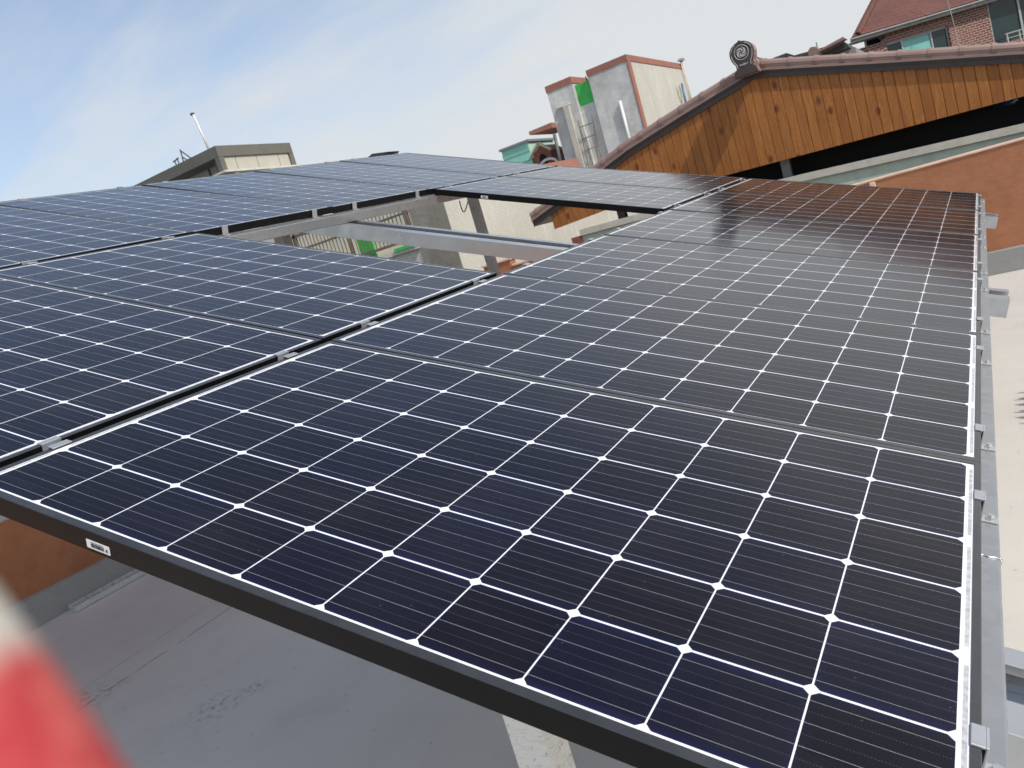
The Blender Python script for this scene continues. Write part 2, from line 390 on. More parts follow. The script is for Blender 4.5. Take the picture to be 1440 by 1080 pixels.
extra = {('right', 0): 'biggest solar panel in the foreground, with a barcode sticker on its black front edge',
         ('right', 1): 'solar panel directly behind the foreground one in the right column',
         ('right', 2): 'third solar panel from the front in the right column, beside the open gap',
         ('right', 3): 'fourth solar panel from the front in the right column, just past the crossing channels',
         ('right', 4): 'second farthest solar panel of the right column, mirroring the dark gable',
         ('right', 5): 'farthest solar panel of the right column, reflecting the orange parapet',
         ('middle', 0): 'nearest solar panel of the middle column, at the left edge',
         ('middle', 1): 'solar panel of the middle column on the near side of the open gap',
         ('middle', 4): 'solar panel of the middle column on the far side of the open gap',
         ('middle', 5): 'farthest solar panel of the middle column, in front of the tiled roof eave',
         ('left', 0): 'nearest solar panel of the high left column, mostly out of view',
         ('left', 1): 'second solar panel from the front in the high left column',
         ('left', 2): 'third solar panel of the left column, below the grey rooftop structure',
         ('left', 3): 'fourth solar panel of the left column, along the left rim of the gap',
         ('left', 4): 'second farthest solar panel of the left column, at the far left corner of the gap',
         ('left', 5): 'farthest solar panel of the left column, at the top corner against the sky'}
PANELS = {}
for cn, cx in COLX.items():
    for r_ in range(6):
        if cn == 'middle' and r_ in (2, 3): continue
        cy = 1.038 * r_ + 3 * PY
        zl, zr = rise(cx - .83, cy), rise(cx + .83, cy); zf, zb = rise(cx, cy - .5), rise(cx, cy + .5)
        t = thing('solar_panel', extra[(cn, r_)], 'solar panel', group='framed solar panels of the rooftop array')
        jit = Matrix.Rotation(R(random.uniform(-.10, .10)), 4, 'X') @ Matrix.Rotation(R(random.uniform(-.06, .06)), 4, 'Y')
        t.matrix_world = PAN @ Matrix.Translation((cx, cy, (zl + zr) / 2)) @ Matrix.Rotation(math.atan((zl - zr) / 1.66), 4, 'Y') @ Matrix.Rotation(math.atan(zb - zf), 4, 'X') @ jit
        fo = bpy.data.objects.new('frame', FRAME); COL.objects.link(fo); fo.parent = t
        go = bpy.data.objects.new('glass', GLASS); COL.objects.link(go); go.parent = t
        PANELS[(cn, r_)] = t
def sticker(key, lx0, lx1, z0, z1, bars):
    y = -PD2
    b = MB().box(lx0, lx1, y - .0006, y - .0001, z0, z1)
    o = bpy.data.objects.new('barcode_sticker', b.mesh('barcode_sticker', WHITEP)); COL.objects.link(o); o.parent = PANELS[key]
    k = MB(); wd = lx1 - lx0; h = z1 - z0; rr = random.Random(3)
    x = lx0 + wd * .20
    while x < lx0 + wd * .76:
        bw = rr.choice((.0005, .0008, .0012)); k.box(x, x + bw, y - .0010, y - .0007, z0 + h * .22, z0 + h * .66); x += bw + rr.choice((.0005, .0009))
    for i in range(9):
        x = lx0 + wd * (.22 + .058 * i); k.box(x, x + wd * .036, y - .0010, y - .0007, z0 + h * .74, z0 + h * .83)
    cx_, cz, rad = lx0 + wd * .88, z0 + h * .40, h * .17       # half-filled round mark
    k.prism([(cx_ + rad * math.cos(a), cz + rad * math.sin(a)) for a in [R(90 + 18 * i) for i in range(11)]], 'y', y - .0010, y - .0007)
    ring = [(cx_ + rad * math.cos(R(30 * i)), y - .00085, cz + rad * math.sin(R(30 * i))) for i in range(13)]
    k.tube(ring, .0004, 4)
    o2 = bpy.data.objects.new('barcode_print', k.mesh('barcode_print', INK)); COL.objects.link(o2); o2.parent = o
sticker(('right', 0), -1.288 + .8055, -1.230 + .8055, -.0335, -.0175, 30)
sticker(('middle', 4), -2.953 + 2.4955, -2.899 + 2.4955, -.034, -.016, 30)
# a loop of cable hanging under the farthest-gap panel
one(MB(PAN).tube([(-3.18 + .07 * i / 10, 4.22, -.06 - .075 * math.sin(math.pi * i / 10)) for i in range(11)], .004, 6), 'cable_loop', INK,
    'black cable loop hanging under the panel beyond the open gap', 'cable', pw(-3.14, 4.22, -.06), smooth=True)

# ------------------------------------------------------------------ rails with their clamps
def end_clamp(x, y, s, parent, z):
    """s=+1: the frame is on the low-X side"""
    def X(a, b): return (x + min(a * s, b * s), x + max(a * s, b * s))
    b = MB(PAN); L = .019; L2 = .013
    b.box(*X(-.013, .0025), y - L, y + L, z + .0005, z + .0035)
    b.box(*X(.0025, .0060), y - L, y + L, z - .041, z + .0035)
    b.box(*X(.0060, .0340), y - L2, y + L2, z - .0430, z - .0400)
    c = b.build('end_clamp', ALU, parent, .0008)
    h = MB(PAN).tube([(x + .021 * s, y, z - .040), (x + .021 * s, y, z - .0375)], .0085, 14)
    h.tube([(x + .021 * s, y, z - .0375), (x + .021 * s, y, z - .0315)], .0062, 6)
    h.build('bolt', BOLT, c)
def mid_clamp(x, y, parent, z, gap):
    b = MB(PAN); L = .021; g = gap / 2
    b.box(x - g - .011, x - g + .003, y - L, y + L, z + .0005, z + .0035)
    b.box(x + g - .003, x + g + .011, y - L, y + L, z + .0005, z + .0035)
    b.box(x - g + .003, x - g + .006, y - L, y + L, z - .020, z + .0035)
    b.box(x + g - .006, x + g - .003, y - L, y + L, z - .020, z + .0035)
    b.box(x - g + .006, x + g - .006, y - L, y + L, z - .020, z - .017)
    c = b.build('mid_clamp', ALU, parent, .0006)
    MB(PAN).tube([(x, y, z - .017), (x, y, z - .010)], .0065, 6).build('bolt', BOLT, c)
CY = [1.038 * r_ + d for r_ in range(6) for d in (.173, .848)]
RAILZ, RAILH = -.0435, .058
def rail(label, x0, x1, ya, yb):
    xm = (x0 + x1) / 2
    t = thing('mounting_rail', label, 'rail', pw(xm, ya, RAILZ - RAILH), 'galvanised rails under the panels')
    za, zb = rise(xm, ya), rise(xm, yb)
    b = MB(PAN); q = [(x0, RAILZ - RAILH), (x1, RAILZ - RAILH), (x1, RAILZ), (x0, RAILZ)]
    vs = [(a, ya, c + za) for a, c in q] + [(a, yb, c + zb) for a, c in q]
    b.add(vs, [(3, 2, 1, 0), (4, 5, 6, 7), (0, 1, 5, 4), (1, 2, 6, 5), (2, 3, 7, 6), (3, 0, 4, 7)])
    b.build('rail_tube', GALV, t, .004)
    return t
t = rail('bare galvanised rail with bolted clamps down the low right edge of the array', -.008, .062, -.06, 6.24)
for y in CY: end_clamp(.026, y, 1, t, 0.0)
b = MB(PAN); pts = [(.0 + .0635 * i / 16, .705 + random.uniform(-.0015, .0015), RAILZ + random.uniform(-.0002, .0008)) for i in range(17)]
b.tube(pts, [random.uniform(.0016, .0028) for _ in pts], 6)
b.tube([(.0625, .705 + random.uniform(-.002, .002), RAILZ - .05 * i / 8) for i in range(9)], .0022, 6)
b.build('weld_seam', BOLT, t, smooth=True)
t = rail('galvanised rail between the right and middle columns of panels', -1.682, -1.618, .0, 6.22)
for i, y in enumerate(CY):
    if i // 2 in (2, 3): end_clamp(-1.637, y, -1, t, rise(-1.64, y))
    else: mid_clamp(-1.6505, y, t, rise(-1.65, y), .029)
t = rail('galvanised rail along the left rim of the open gap, under the left column', -3.372, -3.312, .0, 6.22)
for i, y in enumerate(CY):
    if i // 2 in (2, 3): end_clamp(-3.359, y, 1, t, rise(-3.36, y))
    elif i > 1: mid_clamp(-3.343, y, t, rise(-3.34, y), .034)
t = rail('galvanised rail along the high left edge of the array against the sky', -5.10, -5.03, 1.0, 6.27)
for i, y in enumerate(CY):
    if i > 1: end_clamp(-5.022, y, -1, t, rise(-5.02, y))

# ------------------------------------------------------------------ C channels across, in pairs, and the posts
def channel(label, y, s, fl=.046):
    """web at y, flanges towards s"""
    t = thing('steel_channel', label, 'channel', pw(.15, y, -.185), 'galvanised channels crossing under the rails')
    zt = RAILZ - RAILH - .001; h, lip, tk = .078, .016, .003
    q = [(0, -h), (fl, -h), (fl, -h + lip), (fl - tk, -h + lip), (fl - tk, -h + tk), (tk, -h + tk), (tk, -tk), (fl - tk, -tk), (fl - tk, -lip), (fl, -lip), (fl, 0), (0, 0)]
    xs = [.150, -1.65, -3.34, -5.12]; n = len(q); vs = []
    for X in xs:
        e = rise(X, y); vs += [(X, y + s * a, zt + c + e) for a, c in q]
    fs = [tuple(range(n)), tuple(range((len(xs) - 1) * n, len(xs) * n))]
    for i in range(len(xs) - 1):
        fs += [(i * n + k, i * n + (k + 1) % n, (i + 1) * n + (k + 1) % n, (i + 1) * n + k) for k in range(n)]
    MB(PAN).add(vs, fs).build('channel', GALV2, t, .0012)
    return t
for nm, y in (('under the nearest row of panels', .335), ('crossing the open gap', 3.095), ('under the farthest row of panels', 5.72)):
    channel('galvanised C channel ' + nm + ', front one of its pair', y, 1, .072)
    channel('galvanised C channel ' + nm + ', rear one of its pair', y + .205, -1)
def mat_post(name, col):
    m = M(name); c = m.co()
    st = m.noise(m.map(c, (10, 10, 60), (0, R(20), 0)), 3, 6, .65, .4); bl = m.noise(c, 14, 6, .7)
    b = m.mix(m.ramp(st, (.5, 0), (.72, .55)), col, tuple(x * .55 for x in col))
    b = m.mix(m.math('MULTIPLY', m.ramp(bl, (.52, 0), (.66, 1)), .35), b, tuple(x * y_ for x, y_ in zip(col, (.45, .40, .33))))
    sp = m.ramp(m.noise(c, 120, 3, .6), (.62, 0), (.68, 1)); b = m.mix(m.math('MULTIPLY', sp, .6), b, (.10, .09, .08))
    m.set(base=b, rough=.6, spec=.4); m.bump(st, .15, .004); return m.m
POSTW, POSTG = mat_post('whitewashed_post', (.74, .73, .68)), mat_post('weathered_grey_post', (.36, .35, .33))
for lab, x, y, mt in (('whitish weathered square post under the front edge of the nearest panel', -.762, .40, POSTW),
                      ('grey square post under the crossing channels at the left rim of the gap', -3.70, 3.20, POSTG),
                      ('tall grey square post seen through the gap behind the crossing channels', -3.83, 5.82, POSTG)):
    X = x / .9397; zt = pw(X, y, RAILZ - RAILH - .08 + rise(X, y)).z
    t = thing('square_post', lab, 'post', (x, y, 0), 'square posts carrying the array')
    MB().box(x - .0385, x + .0385, y - .0385, y + .0385, .012, zt + .01).build('shaft', mt, t, .004)
    MB().box(x - .09, x + .09, y - .09, y + .09, .003, .012).build('base_plate', GALV2, t, .002)

# ------------------------------------------------------------------ neighbour with the tiled gable roof
def mat_wood():
    m = M('knotty_cedar'); c = m.co(); x, y, z = m.xyz(c)
    bi = m.math('FLOOR', m.math('DIVIDE', m.math('ADD', x, 3.38), .112)); cb = m.n('ShaderNodeCombineXYZ'); m.put(cb.inputs[0], bi)
    wz = m.n('ShaderNodeTexWhiteNoise', noise_dimensions='3D'); m.put(wz.inputs['Vector'], cb.outputs[0])
    off = m.n('ShaderNodeVectorMath', operation='MULTIPLY_ADD'); m.put(off.inputs[0], wz.outputs['Color']); off.inputs[1].default_value = (9, 9, 9); m.put(off.inputs[2], c)
    g = m.noise(m.map(off.outputs[0], (16, 1, 1.1)), 2.2, 7, .6, 1.1)
    ox, oy, oz = m.xyz(off.outputs[0])
    kc = m.n('ShaderNodeCombineXYZ'); m.put(kc.inputs[0], x); m.put(kc.inputs[1], m.math('MULTIPLY', z, .55))
    kd = m.voro(kc.outputs[0], 2.6, 'Distance', rnd=1.0, dim='2D')
    rings = m.math('SINE', m.math('MULTIPLY', m.math('ADD', kd, m.math('MULTIPLY', g, .30)), 60))
    b = m.mix(m.ramp(g, (.30, 0), (.72, 1)), (.265, .092, .020), (.480, .200, .048))
    b = m.mix(m.math('MULTIPLY', m.ramp(rings, (.3, 0), (1, 1)), m.ramp(kd, (.06, .60), (.42, .12))), b, (.19, .060, .012))
    b = m.mix(m.ramp(kd, (.045, .9), (.085, 0)), b, (.095, .026, .007))
    b = m.mix(m.math('MULTIPLY', wz.outputs['Value'], .55), b, (.22, .072, .014))
    ws = m.noise(m.map(c, (9, 1, .8)), 1.1, 6, .7); b = m.mix(m.math('MULTIPLY', m.ramp(ws, (.48, 0), (.72, 1)), .40), b, (.17, .070, .022))
    m.set(base=b, rough=.55, spec=.35); m.bump(g, .12, .004); return m.m
WOOD = mat_wood()
PINKB2 = mat_plain('red_pier', (.27, .09, .06), .85, 0, .3, 14)
TILE = mat_plain('brown_roof_tile', (.255, .170, .142), .42, 0, .14, 3, .05)
TILED = mat_plain('dark_brown_trim', (.052, .036, .031), .40, 0, .2, 4)
CREAM = mat_render('cream_beam', (.60, .575, .48), .14, 14, .25)
MINT = mat_render('pale_mint_paint', (.58, .66, .52), .12, 10, .2)
VOIDM = mat_plain('void_black', (.006, .006, .006), .9, 0, .3, 40)  # flat black puts the darkness of open spaces into the colour
GREYP = mat_plain('grey_steel_paint', (.20, .21, .21), .5, 0, .15, 5)
t = thing('gable_building', 'pale mint neighbouring building under a brown tiled roof with a knotty wood gable', 'building', (-1.9, 12, -9))
TOP = [(-5.60, 2.08), (-4.46, 2.42), (-3.90, 2.60), (-3.02, 2.80), (-2.27, 2.955), (-2.08, 3.005), (-1.90, 2.965), (-.55, 2.555), (.70, 2.187), (1.9, 1.83)]
def top(x):
    for (a, za), (b_, zb) in zip(TOP, TOP[1:]):
        if a <= x <= b_: return za + (zb - za) * (x - a) / (b_ - a)
    return TOP[0][1] if x < TOP[0][0] else TOP[-1][1]
BOT = [(-5.28, 1.755), (-4.47, 1.80), (-2.70, 1.772), (.612, 1.645), (1.9, 1.597)]
def bot(x):
    for (a, za), (b_, zb) in zip(BOT, BOT[1:]):
        if a <= x <= b_: return za + (zb - za) * (x - a) / (b_ - a)
# boards with V joints in one sheet of cladding
g = MB(); x = -5.28; bw = .112
while x < 1.88:
    x2 = min(x + bw, 1.9); gv = .005
    xs = [x, x + gv, x2 - gv, x2]; ys = [10.210, 10.200, 10.200, 10.210]
    vs = [(a, yy, bot(a)) for a, yy in zip(xs, ys)] + [(a, yy, top(a) - .16) for a, yy in zip(xs, ys)]
    g.add(vs, [(i, i + 1, i + 5, i + 4) for i in range(3)]); x = x2
xs = [-5.28, -4.47, -3.9, -3.02, -2.27, -2.08, -1.9, -.55, .612, 1.9]
vs = [(a, 10.245, bot(a)) for a in xs] + [(a, 10.245, top(a) - .16) for a in xs]; n = len(xs)
g.add(vs, [(i + 1, i, n + i, n + i + 1) for i in range(n - 1)])
g.add([(-5.28, 10.212, bot(-5.28)), (-5.28, 10.245, bot(-5.28)), (-5.28, 10.245, top(-5.28) - .16), (-5.28, 10.212, top(-5.28) - .16)], [(0, 1, 2, 3)])
g.build('gable_cladding', WOOD, t)
K = 10.912 / 10.956           # the verge hangs a little in front of the boards
V = [(.136 + (a - .136) * K, 1.6 + (c - 1.6) * K) for a, c in TOP]
def strip(z0, z1, ya, yb, name, mat, src=V):
    m_ = MB()
    for (a, za), (b_, zb) in zip(src, src[1:]):
        m_.add([(a, ya, za + z0), (b_, ya, zb + z0), (b_, yb, zb + z0), (a, yb, za + z0), (a, ya, za + z1), (b_, ya, zb + z1), (b_, yb, zb + z1), (a, yb, za + z1)],
               [(3, 2, 1, 0), (4, 5, 6, 7), (0, 1, 5, 4), (2, 3, 7, 6)])
    a, za = src[0]; m_.add([(a, ya, za + z0), (a, yb, za + z0), (a, yb, za + z1), (a, ya, za + z1)], [(0, 1, 2, 3)])
    return m_.build(name, mat, t)
strip(-.205, -.145, 10.172, 10.20, 'soffit_board', TILED)
strip(-.148, -.118, 10.160, 10.205, 'verge_trim', TILED)
strip(-.120, -.095, 10.140, 10.205, 'verge_course', TILE)
strip(-.096, -.066, 10.150, 10.205, 'verge_course', TILE)
strip(-.068, -.030, 10.146, 10.205, 'verge_course', TILE)
# the round verge tiles with a collar at every joint, right slope and left slope
def verge(src, name):
    m_ = MB(); pts = []
    for (a, za), (b_, zb) in zip(src, src[1:]):
        nseg = max(1, int(math.hypot(b_ - a, zb - za) / .05))
        pts += [(a + (b_ - a) * i / nseg, 10.20, za + (zb - za) * i / nseg - .045) for i in range(nseg)]
    pts.append((src[-1][0], 10.20, src[-1][1] - .045))
    m_.tube(pts, .058, 12)
    acc = .15
    for p0, p1 in zip(pts, pts[1:]):
        d = math.hypot(p1[0] - p0[0], p1[2] - p0[2]); acc += d
        if acc > .30:
            acc = 0; m_.tube([p0, p1], .067, 12)
    return m_.build(name, TILE, t, smooth=False)
iP = 5
verge(V[:iP + 1], 'verge_tiles'); verge(V[iP:], 'verge_tiles')
# roof slopes behind the verge, in wavy tile courses
def slope(src, name):
    m_ = MB(); a, za = src[0]; b_, zb = src[-1]
    rows = int((15.6 - 10.06) / .06)
    for (a, za), (b_, zb) in zip(src, src[1:]):
        vs = []; nr = rows
        for j in range(nr + 1):
            y = 10.19 + j * .06; dz = -.03 + .022 * math.sin(j * math.pi / 2.5)
            vs += [(a, y, za + dz), (b_, y, zb + dz)]
        m_.add(vs, [(2 * j, 2 * j + 1, 2 * j + 3, 2 * j + 2) for j in range(nr)])
    return m_.build(name, TILE, t)
slope(V[:iP + 1], 'roof_slope'); slope(V[iP:], 'roof_slope')
strip(-.20, -.10, 10.25, 15.6, 'roof_underside', TILED)
# ridge and its end tile with the swirl emblem
px_, pz_ = V[iP]; pz_ -= .0
rd = MB().tube([(px_, 9.90, pz_ - .045), (px_, 15.6, pz_ - .045)], .105, 16)
for j in range(18): rd.tube([(px_, 9.98 + .32 * j, pz_ - .045), (px_, 10.03 + .32 * j, pz_ - .045)], .118, 16)
rd.build('ridge', TILE, t)
rz_ = pz_; pz_ = pz_ - .145; fc, fz = px_ - .012, pz_ + .235
half = [(.142, -.02), (.135, .045), (.098, .075), (.100, .12), (.132, .175), (.146, .235), (.140, .290), (.112, .335), (.060, .368), (.022, .378), (.0, .395)]
fin = [(fc + a, pz_ + c_) for a, c_ in half] + [(fc - a, pz_ + c_) for a, c_ in half[-2::-1]]
fo = MB().prism(fin, 'y', 9.862, 9.900).build('ridge_end_tile', TILED, t, .006)
MB().prism([(fc + (a - fc) * .99, pz_ + (c_ - pz_) * .995) for a, c_ in fin], 'y', 9.901, 10.06).build('ridge_end_body', TILE, t, .012)
EMB = mat_plain('pale_emblem_paint', (.42, .41, .40), .5, 0, .1, 20)
e = MB(); cx_, cz_ = fc, fz + .015
for k in range(4):
    p_ = []; q_ = []
    for i in range(13):
        s_ = i / 12; a = R(90 * k + 20 + 150 * s_); rad = .012 + .050 * s_; wd = .0145 * math.sin(math.pi * min(1, s_ * 1.05 + .06)) + .003
        p_.append((cx_ + (rad + wd) * math.cos(a), cz_ + (rad + wd) * math.sin(a))); q_.append((cx_ + (rad - wd * .6) * math.cos(a), cz_ + (rad - wd * .6) * math.sin(a)))
    for i in range(12):
        e.add([(x_, 9.853, z_) for x_, z_ in (p_[i], p_[i + 1], q_[i + 1], q_[i])] + [(x_, 9.863, z_) for x_, z_ in (p_[i], p_[i + 1], q_[i + 1], q_[i])],
              [(0, 1, 2, 3), (7, 6, 5, 4), (0, 4, 5, 1), (1, 5, 6, 2), (2, 6, 7, 3), (3, 7, 4, 0)])
e.tube([(cx_ + .084 * math.cos(R(15 * i)), 9.860, cz_ + .084 * math.sin(R(15 * i))) for i in range(25)], .0045, 6)
for sgn in (-1, 1):
    e.tube([(fc + sgn * q_, 9.860, pz_ + c_) for q_, c_ in ((.080, .085), (.082, .12), (.112, .175), (.126, .235), (.121, .285), (.098, .322), (.055, .352))], .004, 6)
    e.tube([(fc + sgn * .050, 9.860, pz_ + .112), (fc + sgn * .020, 9.860, pz_ + .106)], .006, 6)
e.tube([(fc + .014 * math.cos(R(45 * i)), 9.860, pz_ + .108 + .010 * math.sin(R(45 * i))) for i in range(9)], .005, 6)
e.build('swirl_emblem', EMB, fo)
# the wall below: cream beam over mint wall, its line drooping slightly to the right
def wallband(z0, z1, y0, y1, name, mat):
    L_ = [(-4.90, 1.64), (-4.0, 1.62), (-1.835, 1.513), (.566, 1.362), (3.4, 1.19)]
    m_ = MB()
    for (a, za), (b_, zb) in zip(L_, L_[1:]):
        m_.add([(a, y0, za + z0), (b_, y0, zb + z0), (b_, y1, zb + z0), (a, y1, za + z0), (a, y0, za + z1), (b_, y0, zb + z1), (b_, y1, zb + z1), (a, y1, za + z1)],
               [(3, 2, 1, 0), (4, 5, 6, 7), (0, 1, 5, 4), (2, 3, 7, 6), (1, 2, 6, 5), (3, 0, 4, 7)])
    return m_.build(name, mat, t)
wallband(-.085, 0, 10.19, 10.42, 'cream_beam', CREAM)
MB().box(-5.06, -4.905, 10.2, 10.4, -9, 1.56).build('brick_pier', PINKB2, t)
wallband(-10, -.088, 10.225, 10.40, 'mint_wall', MINT)
MB().box(-4.88, 3.4, 10.42, 15.6, -9, 1.0).build('storey_below', MINT, t)
MB().box(-4.9, 3.4, 14.2, 14.3, 1.0, 2.0).build('dark_void_sheet', VOIDM, t)  # added black sheet, stands for the dark at the back of the open space
nb = MB()
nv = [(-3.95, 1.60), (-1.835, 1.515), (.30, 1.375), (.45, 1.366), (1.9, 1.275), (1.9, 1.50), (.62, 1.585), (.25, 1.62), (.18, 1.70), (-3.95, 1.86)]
nb.prism(nv, 'y', 10.70, 10.72).build('dark_void_sheet', VOIDM, t)  # added black sheet, paints the dark gap under the gable boards
for x_ in (-4.32, -3.98, -2.0, 1.2):
    MB().box(x_ - .055, x_ + .055, 10.44, 10.55, 1.2, top(x_) - .3).build('post', GREYP if x_ > -3 else TILED, t, .004)
bb = MB(); c0 = Vector((.44, 10.9, 1.61))
bm_ = bmesh.new(); bmesh.ops.create_icosphere(bm_, subdivisions=3, radius=1)
bb.add([(c0.x + .12 * v_.co.x * (1 + .25 * math.sin(5 * v_.co.z + 3 * v_.co.y)), c0.y + .10 * v_.co.y, c0.z + .055 * v_.co.z + .03 * math.sin(9 * v_.co.x) * .5) for v_ in bm_.verts], [[v_.index for v_ in f_.verts] for f_ in bm_.faces]); bm_.free()
one(bb, 'tarp_bundle', mat_plain('blue_tarp', (.03, .12, .38), .5, 0, .2, 6), 'small crumpled blue tarp bundle under the right end of the gable', 'tarp', tuple(c0), smooth=True)

# ------------------------------------------------------------------ brick house beyond the roof
def mat_brick():
    m = M('red_brick'); c = m.co(); uvx = m.n('ShaderNodeUVMap')
    bt = m.n('ShaderNodeTexBrick'); m.put(bt.inputs['Vector'], m.map(c, (1, 1, 1)))
    bt.inputs['Scale'].default_value = 1.0; bt.inputs['Brick Width'].default_value = .135; bt.inputs['Row Height'].default_value = .052
    bt.inputs['Mortar Size'].default_value = .0065; bt.inputs['Mortar Smooth'].default_value = .2; bt.inputs['Bias'].default_value = -.1
    m.put(bt.inputs['Color1'], (.20, .062, .042)); m.put(bt.inputs['Color2'], (.105, .040, .034)); m.put(bt.inputs['Mortar'], (.36, .33, .30))
    n = m.noise(c, 1.3, 5, .6)
    b = m.mix(m.ramp(n, (.4, 0), (.75, .45)), bt.outputs['Color'], (.34, .20, .15))
    m.set(base=b, rough=.85, spec=.25); m.bump(bt.outputs['Fac'], .5, .01); m.m.node_tree.nodes.remove(uvx); return m.m
def mat_shingle():
    m = M('rust_shingle_roof'); c = m.co()
    bt = m.n('ShaderNodeTexBrick'); m.put(bt.inputs['Vector'], c); bt.inputs['Scale'].default_value = 1.0
    bt.inputs['Brick Width'].default_value = .34; bt.inputs['Row Height'].default_value = .12; bt.inputs['Mortar Size'].default_value = .008
    m.put(bt.inputs['Color1'], (.135, .052, .040)); m.put(bt.inputs['Color2'], (.105, .042, .034)); m.put(bt.inputs['Mortar'], (.06, .028, .024))
    n = m.noise(c, .8, 5, .6); b = m.mix(m.ramp(n, (.4, 0), (.8, .4)), bt.outputs['Color'], (.17, .085, .070))
    m.set(base=b, rough=.75, spec=.3); return m.m
dA = Vector((.8387, .5446, 0)); nA = Vector((-.5446, .8387, 0)); A0 = Vector((-1.963, 20.0, 0))
t = thing('brick_house', 'red brick house with rust shingle roof and green-tinted windows, upper right', 'house', (A0.x, A0.y, -9))
rotz = math.atan2(dA.y, dA.x)
BR, SH = mat_brick(), mat_shingle()
TRIM = mat_plain('grey_white_trim', (.38, .37, .33), .7, 0, .25, 8)
ALF = mat_plain('aluminium_window_frame', (.36, .37, .37), .4, .4, .1, 8)
def mat_glass(name, col, rough=.08):
    m = M(name); c = m.co(); n = m.noise(m.map(c, (2.2, 1, 6)), 1.4, 4, .6)
    return m.set(base=m.ramp(n, (.35, tuple(x * .75 for x in col)), (.7, col)), rough=rough, spec=.5)
GD, GT = mat_glass('dark_green_glass', (.020, .040, .040)), mat_glass('teal_curtain_glass', (.20, .50, .46), .25)
LM = {}
def fpart(name, mat, s0, s1, d0, d1, z0, z1, parent, bevel=0, face='front'):
    """a box on the facade: s along it, d behind it; the part keeps its own turned axes so that courses run along the wall"""
    o_ = bpy.data.objects.new(name, MB().box(0, s1 - s0, 0, z1 - z0, -(d1 - d0), 0).mesh(name, mat)); COL.objects.link(o_)
    # local x along the wall, local y up, local z out of the wall
    mw = Matrix(((dA.x, 0, -nA.x, 0), (dA.y, 0, -nA.y, 0), (0, 1, 0, 0), (0, 0, 0, 1)))
    p_ = A0 + dA * s0 + nA * d0 + Vector((0, 0, z0))
    o_.parent = parent;
    LM[o_.name] = Matrix.Translation(p_ - t.location) @ mw
    o_.matrix_basis = LM[o_.name] if parent is t else LM[parent.name].inverted() @ LM[o_.name]
    if bevel:
        b_ = o_.modifiers.new('edge', 'BEVEL'); b_.width = bevel; b_.segments = 1
    return o_
# wall in pieces round its openings
fpart('wall', BR, .05, .845, 0, .25, 2.2, 3.72, t); fpart('wall', BR, .845, 2.29, 0, .25, 3.818, 3.862, t)
fpart('wall', BR, .845, 2.29, 0, .25, 2.2, 3.12, t); fpart('wall', BR, 2.29, 3.24, 0, .25, 2.2, 3.90, t)
fpart('wall', BR, 3.24, 9.0, 0, .25, -9, 2.95, t); fpart('wall', BR, 3.24, 9.0, 0, .25, 4.25, 4.6, t); fpart('wall', BR, .05, 3.24, 0, .25, -9, 2.2, t)
sw = [(A0 + dA * .06 + nA * .02), (A0 + dA * .30 + nA * .02), (A0 + dA * .30 + nA * .02 + Vector((.15, 5, 0))), (A0 + dA * .06 + nA * .02 + Vector((.15, 5, 0)))]
MB().prism([(v_.x, v_.y) for v_ in sw], 'z', -9, 3.72).build('side_wall', BR, t)
fpart('back_wall', GD, .9, 9.0, .9, 1.0, 2.2, 4.2, t)
# soldier course over the window
sd = fpart('soldier_course', BR, .845, 2.29, -.012, .20, 3.668, 3.815, t)
wn_ = fpart('window', ALF, .845, 2.29, .06, .12, 3.630, 3.668, t)
for s0 in (.845, 1.205, 1.885, 2.255): fpart('mullion', ALF, s0, s0 + .035, .06, .12, 3.12, 3.63, wn_)
fpart('pane', GD, .88, 1.205, .08, .10, 3.12, 3.63, wn_); fpart('pane', GT, 1.24, 1.885, .085, .105, 3.12, 3.63, wn_); fpart('pane', GD, 1.92, 2.255, .08, .10, 3.12, 3.63, wn_)
dw = fpart('window', ALF, 3.24, 6.2, .05, .12, 4.16, 4.25, t)
for s0 in (3.24, 3.95, 4.9, 6.15): fpart('mullion', ALF, s0, s0 + .05, .05, .12, 2.95, 4.16, dw)
fpart('pane', GD, 3.29, 6.15, .08, .10, 2.95, 4.16, dw)
rl = fpart('balcony_rail', ALF, 3.18, 7.0, -.49, -.465, 3.070, 3.092, t)
fpart('rail_bar', ALF, 3.18, 7.0, -.49, -.465, 2.975, 2.99, rl)
for k in range(14): fpart('baluster', TRIM, 3.2 + .28 * k, 3.225 + .28 * k, -.495, -.465, 2.5, 3.065, rl)
fpart('eave_board', TRIM, -.0, 3.45, -.17, -.13, 3.86, 3.93, t)
fpart('soffit', TRIM, .0, 3.45, -.13, .25, 3.865, 3.88, t)
fpart('gutter', ALF, -.03, 3.45, -.25, -.19, 3.915, 3.960, t, .01)
# the hipped roof: front slope leaning back, side slope behind the hip
def rpart(name, mat, pts, parent, thick=.06):
    """a roof plane from (s, d, z) corners with its own in-plane axes"""
    P_ = [A0 + dA * s_ + nA * d_ + Vector((0, 0, z_)) for s_, d_, z_ in pts]
    xa = (P_[1] - P_[0]).normalized(); na = xa.cross(P_[-1] - P_[0]).normalized(); ya = na.cross(xa)
    mw = Matrix(((xa.x, ya.x, na.x, P_[0].x), (xa.y, ya.y, na.y, P_[0].y), (xa.z, ya.z, na.z, P_[0].z), (0, 0, 0, 1)))
    loc = [mw.inverted() @ p_ for p_ in P_]
    o_ = bpy.data.objects.new(name, MB().prism([(p_.x, p_.y) for p_ in loc], 'z', -thick, 0).mesh(name, mat)); COL.objects.link(o_)
    o_.parent = parent; o_.matrix_basis = Matrix.Translation(-t.location) @ mw
    return o_
S1 = 1.64
